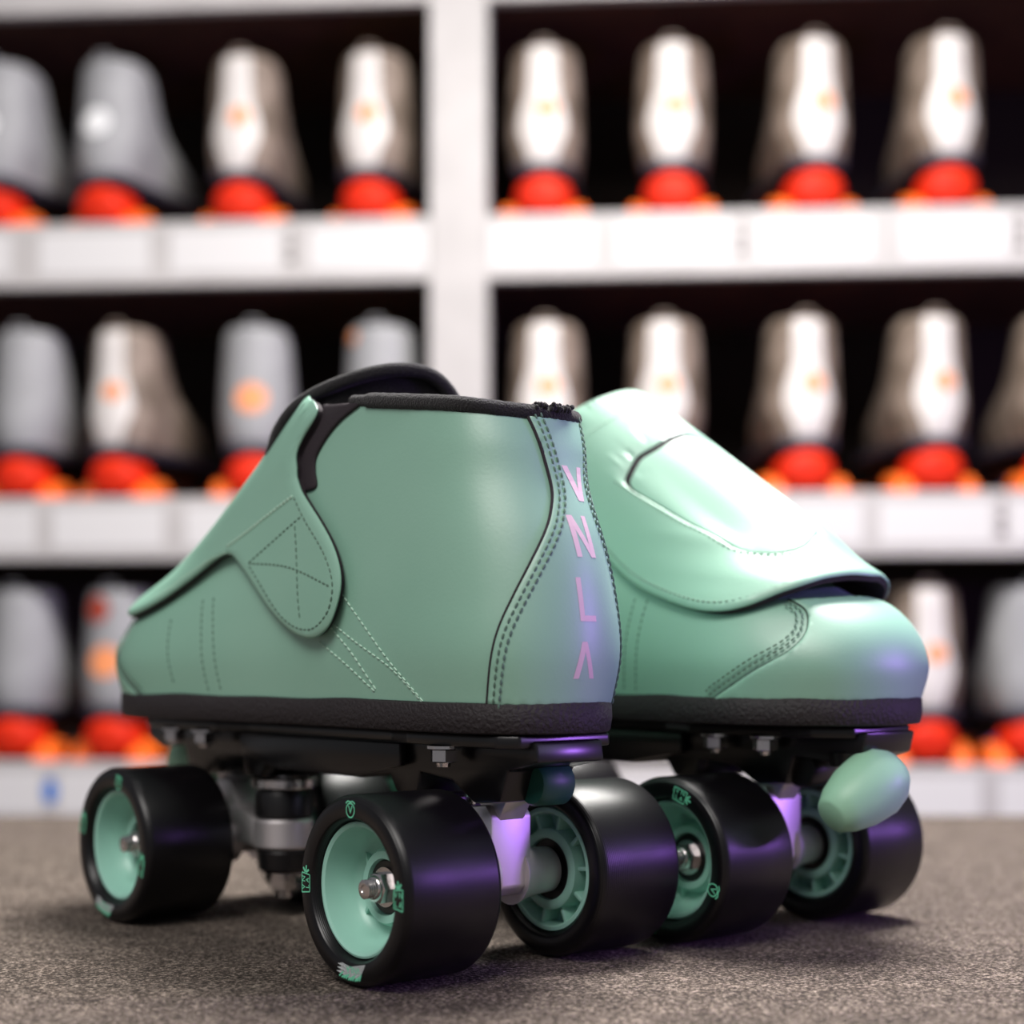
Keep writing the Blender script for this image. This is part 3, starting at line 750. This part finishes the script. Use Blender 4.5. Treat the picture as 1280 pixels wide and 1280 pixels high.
def make_rental(kind):
    root = thing('rental_skate', 'x', 'roller skate')
    up = obj('boot', rental_mesh(), M['tan' if kind == 'strip' else 'grey'], root)
    if kind == 'strip':
        obj('backstay', rstrip(lambda q: .42+.26*math.sin(math.pi*min(1, q*1.5))**2, 104, 243), M['backstay'], up)
        obj('emblem', rdisc(168, 11, 2.4, .12), M['peach'], up)
    elif kind == 'orange': obj('emblem', rdisc(158, 17, 1.5), M['peach'], up)
    elif kind == 'white': obj('emblem', rdisc(166, 17, 1.5), M['whitemark'], up)
    elif kind == 'tab': obj('emblem', rdisc(232, 8, 1.5, -.75), M['peach'], up)
    elif kind == 'redtab': obj('emblem', rdisc(222, 16, 1.5, -.3), M['dullred'], up); obj('heel_patch', rdisc(158, 19, 1.5), M['peach'], up)
    # pull loop
    bm = bmesh.new(); add_tube(bm, [(-9, -20, 240), (-7, -23, 254), (7, -23, 254), (9, -20, 240)], 2, 8); obj('pull_loop', bm, M['tan' if kind == 'strip' else 'grey'], up)
    bm = bmesh.new(); add_prism(bm, [(-34, -30), (-20, -38), (20, -38), (34, -30), (38, 40), (42, 140), (38, 190), (20, 210), (-20, 210), (-38, 190), (-42, 140), (-38, 40)], 92, 104, 'xy', 2)
    obj('sole', bm, M['rsole'], root, angle=30)
    bm = bmesh.new(); g = bmesh.new(); add_lathe(g, [(-30, 0), (-30, 22), (-24, 32), (-10, 38), (10, 39), (24, 35), (30, 26), (30, 0)], 'y', 32)
    for v in g.verts: v.co.z *= .74; v.co.x *= .9
    merge(bm, g, Matrix.Translation((0, -.010, .066))); obj('heel_block', bm, M['red'], root, angle=40)
    bm = bmesh.new(); add_box(bm, (-22, 0, 70), (22, 190, 84), 2); add_box(bm, (-34, 24, 26), (34, 36, 38), 2); add_box(bm, (-34, 154, 26), (34, 166, 38), 2); add_box(bm, (-10, 20, 36), (10, 45, 74), 2); add_box(bm, (-10, 145, 36), (10, 170, 74), 2)
    obj('plate', bm, M['shoemetal'], root, smooth=False)
    for x in (-37, 37):
        for y in (2, 160):
            bm = bmesh.new(); add_lathe(bm, [(-15, 10), (-15, 26), (-12, 31), (12, 31), (15, 26), (15, 10)], 'x', 32, (x, y, 31)); w = obj('wheel', bm, M['orange'], root)
            bm = bmesh.new(); add_lathe(bm, [(-16, 4), (-16, 9), (16, 9), (16, 4)], 'x', 20, (x, y, 31)); obj('bearing', bm, M['shoemetal'], w)
    return root
def copy_tree(o, parent=None):
    c = o.copy(); COL.objects.link(c); c.parent = parent
    for ch in list(o.children): copy_tree(ch, c)
    return c
PROTO = {}
def rental(px, lv, kind, label, yaw=0, sx=1, dy=0):
    if kind not in PROTO: o = PROTO[kind] = make_rental(kind)
    else: o = copy_tree(PROTO[kind])
    s = sp(px) * .001; back = .055 + dy
    c, sn = math.cos(TH), math.sin(TH)
    o.location = (s*c-back*sn, 1.90+s*sn+back*c, LIPS[lv][0]*.001-.0379)
    o.rotation_euler = (0, 0, TH+R(yaw)); o.scale = (sx, sx, sx)
    o['label'] = label; o['category'] = 'roller skate'; o['group'] = ['', 'rental skates on the upper shelf', 'rental skates on the middle shelf', 'rental skates on the lower shelf'][lv]
RENT = [
    (-20, 1, 'white', 'grey rental skate cut by the left edge of the upper shelf', -16),
    (122, 1, 'white', 'blurred grey rental skate with a round white heel emblem on the upper shelf', -14),
    (293, 1, 'strip', 'taupe rental skate with white backstay, third from left on the upper shelf', -5),
    (458, 1, 'strip', 'taupe rental skate standing just left of the white post on the upper shelf', -10),
    (677, 1, 'strip', 'taupe rental skate standing just right of the white post on the upper shelf', 0),
    (842, 1, 'strip', 'second taupe rental skate to the right of the post, upper shelf', -3),
    (1020, 1, 'strip', 'third taupe rental skate to the right of the post, upper shelf', 9),
    (1190, 1, 'strip', 'rightmost taupe rental skate on the upper shelf', 6),
    (12, 2, 'grey', 'dim plain grey rental skate at the left edge of the middle shelf', -4),
    (138, 2, 'strip', 'taupe rental skate with white backstay, left on the middle shelf, beside the orange-emblem one', -12),
    (307, 2, 'orange', 'grey rental skate with a round orange heel emblem on the middle shelf', 4),
    (466, 2, 'tab', 'grey rental skate left of the post, half hidden behind the mint skate collar', -4),
    (680, 2, 'strip', 'taupe rental skate just right of the post on the middle shelf, above the mint heel', -2),
    (832, 2, 'strip', 'taupe rental skate on the middle shelf behind the peak of the mint flap', -4),
    (1008, 2, 'strip', 'taupe rental skate on the middle shelf right of the pale mint flap', 8),
    (1172, 2, 'strip', 'taupe rental skate on the middle shelf nearest its right end, whole in view', 10),
    (1335, 2, 'strip', 'rental skate cut by the right edge of the middle shelf', 10),
    (6, 3, 'grey', 'plain grey rental skate at the left edge of the lower shelf', -4),
    (130, 3, 'redtab', 'grey rental skate with red and orange heel marks, lower shelf, behind the mint toe', -8),
    (1165, 3, 'strip', 'taupe rental skate with white backstay on the lower shelf, beside the mint toe cap', 5),
    (1298, 3, 'grey', 'dim grey rental skate at the right end of the lower shelf', 4),
]
for (px, lv, kind, lab, yaw) in RENT: rental(px, lv, kind, lab, yaw)
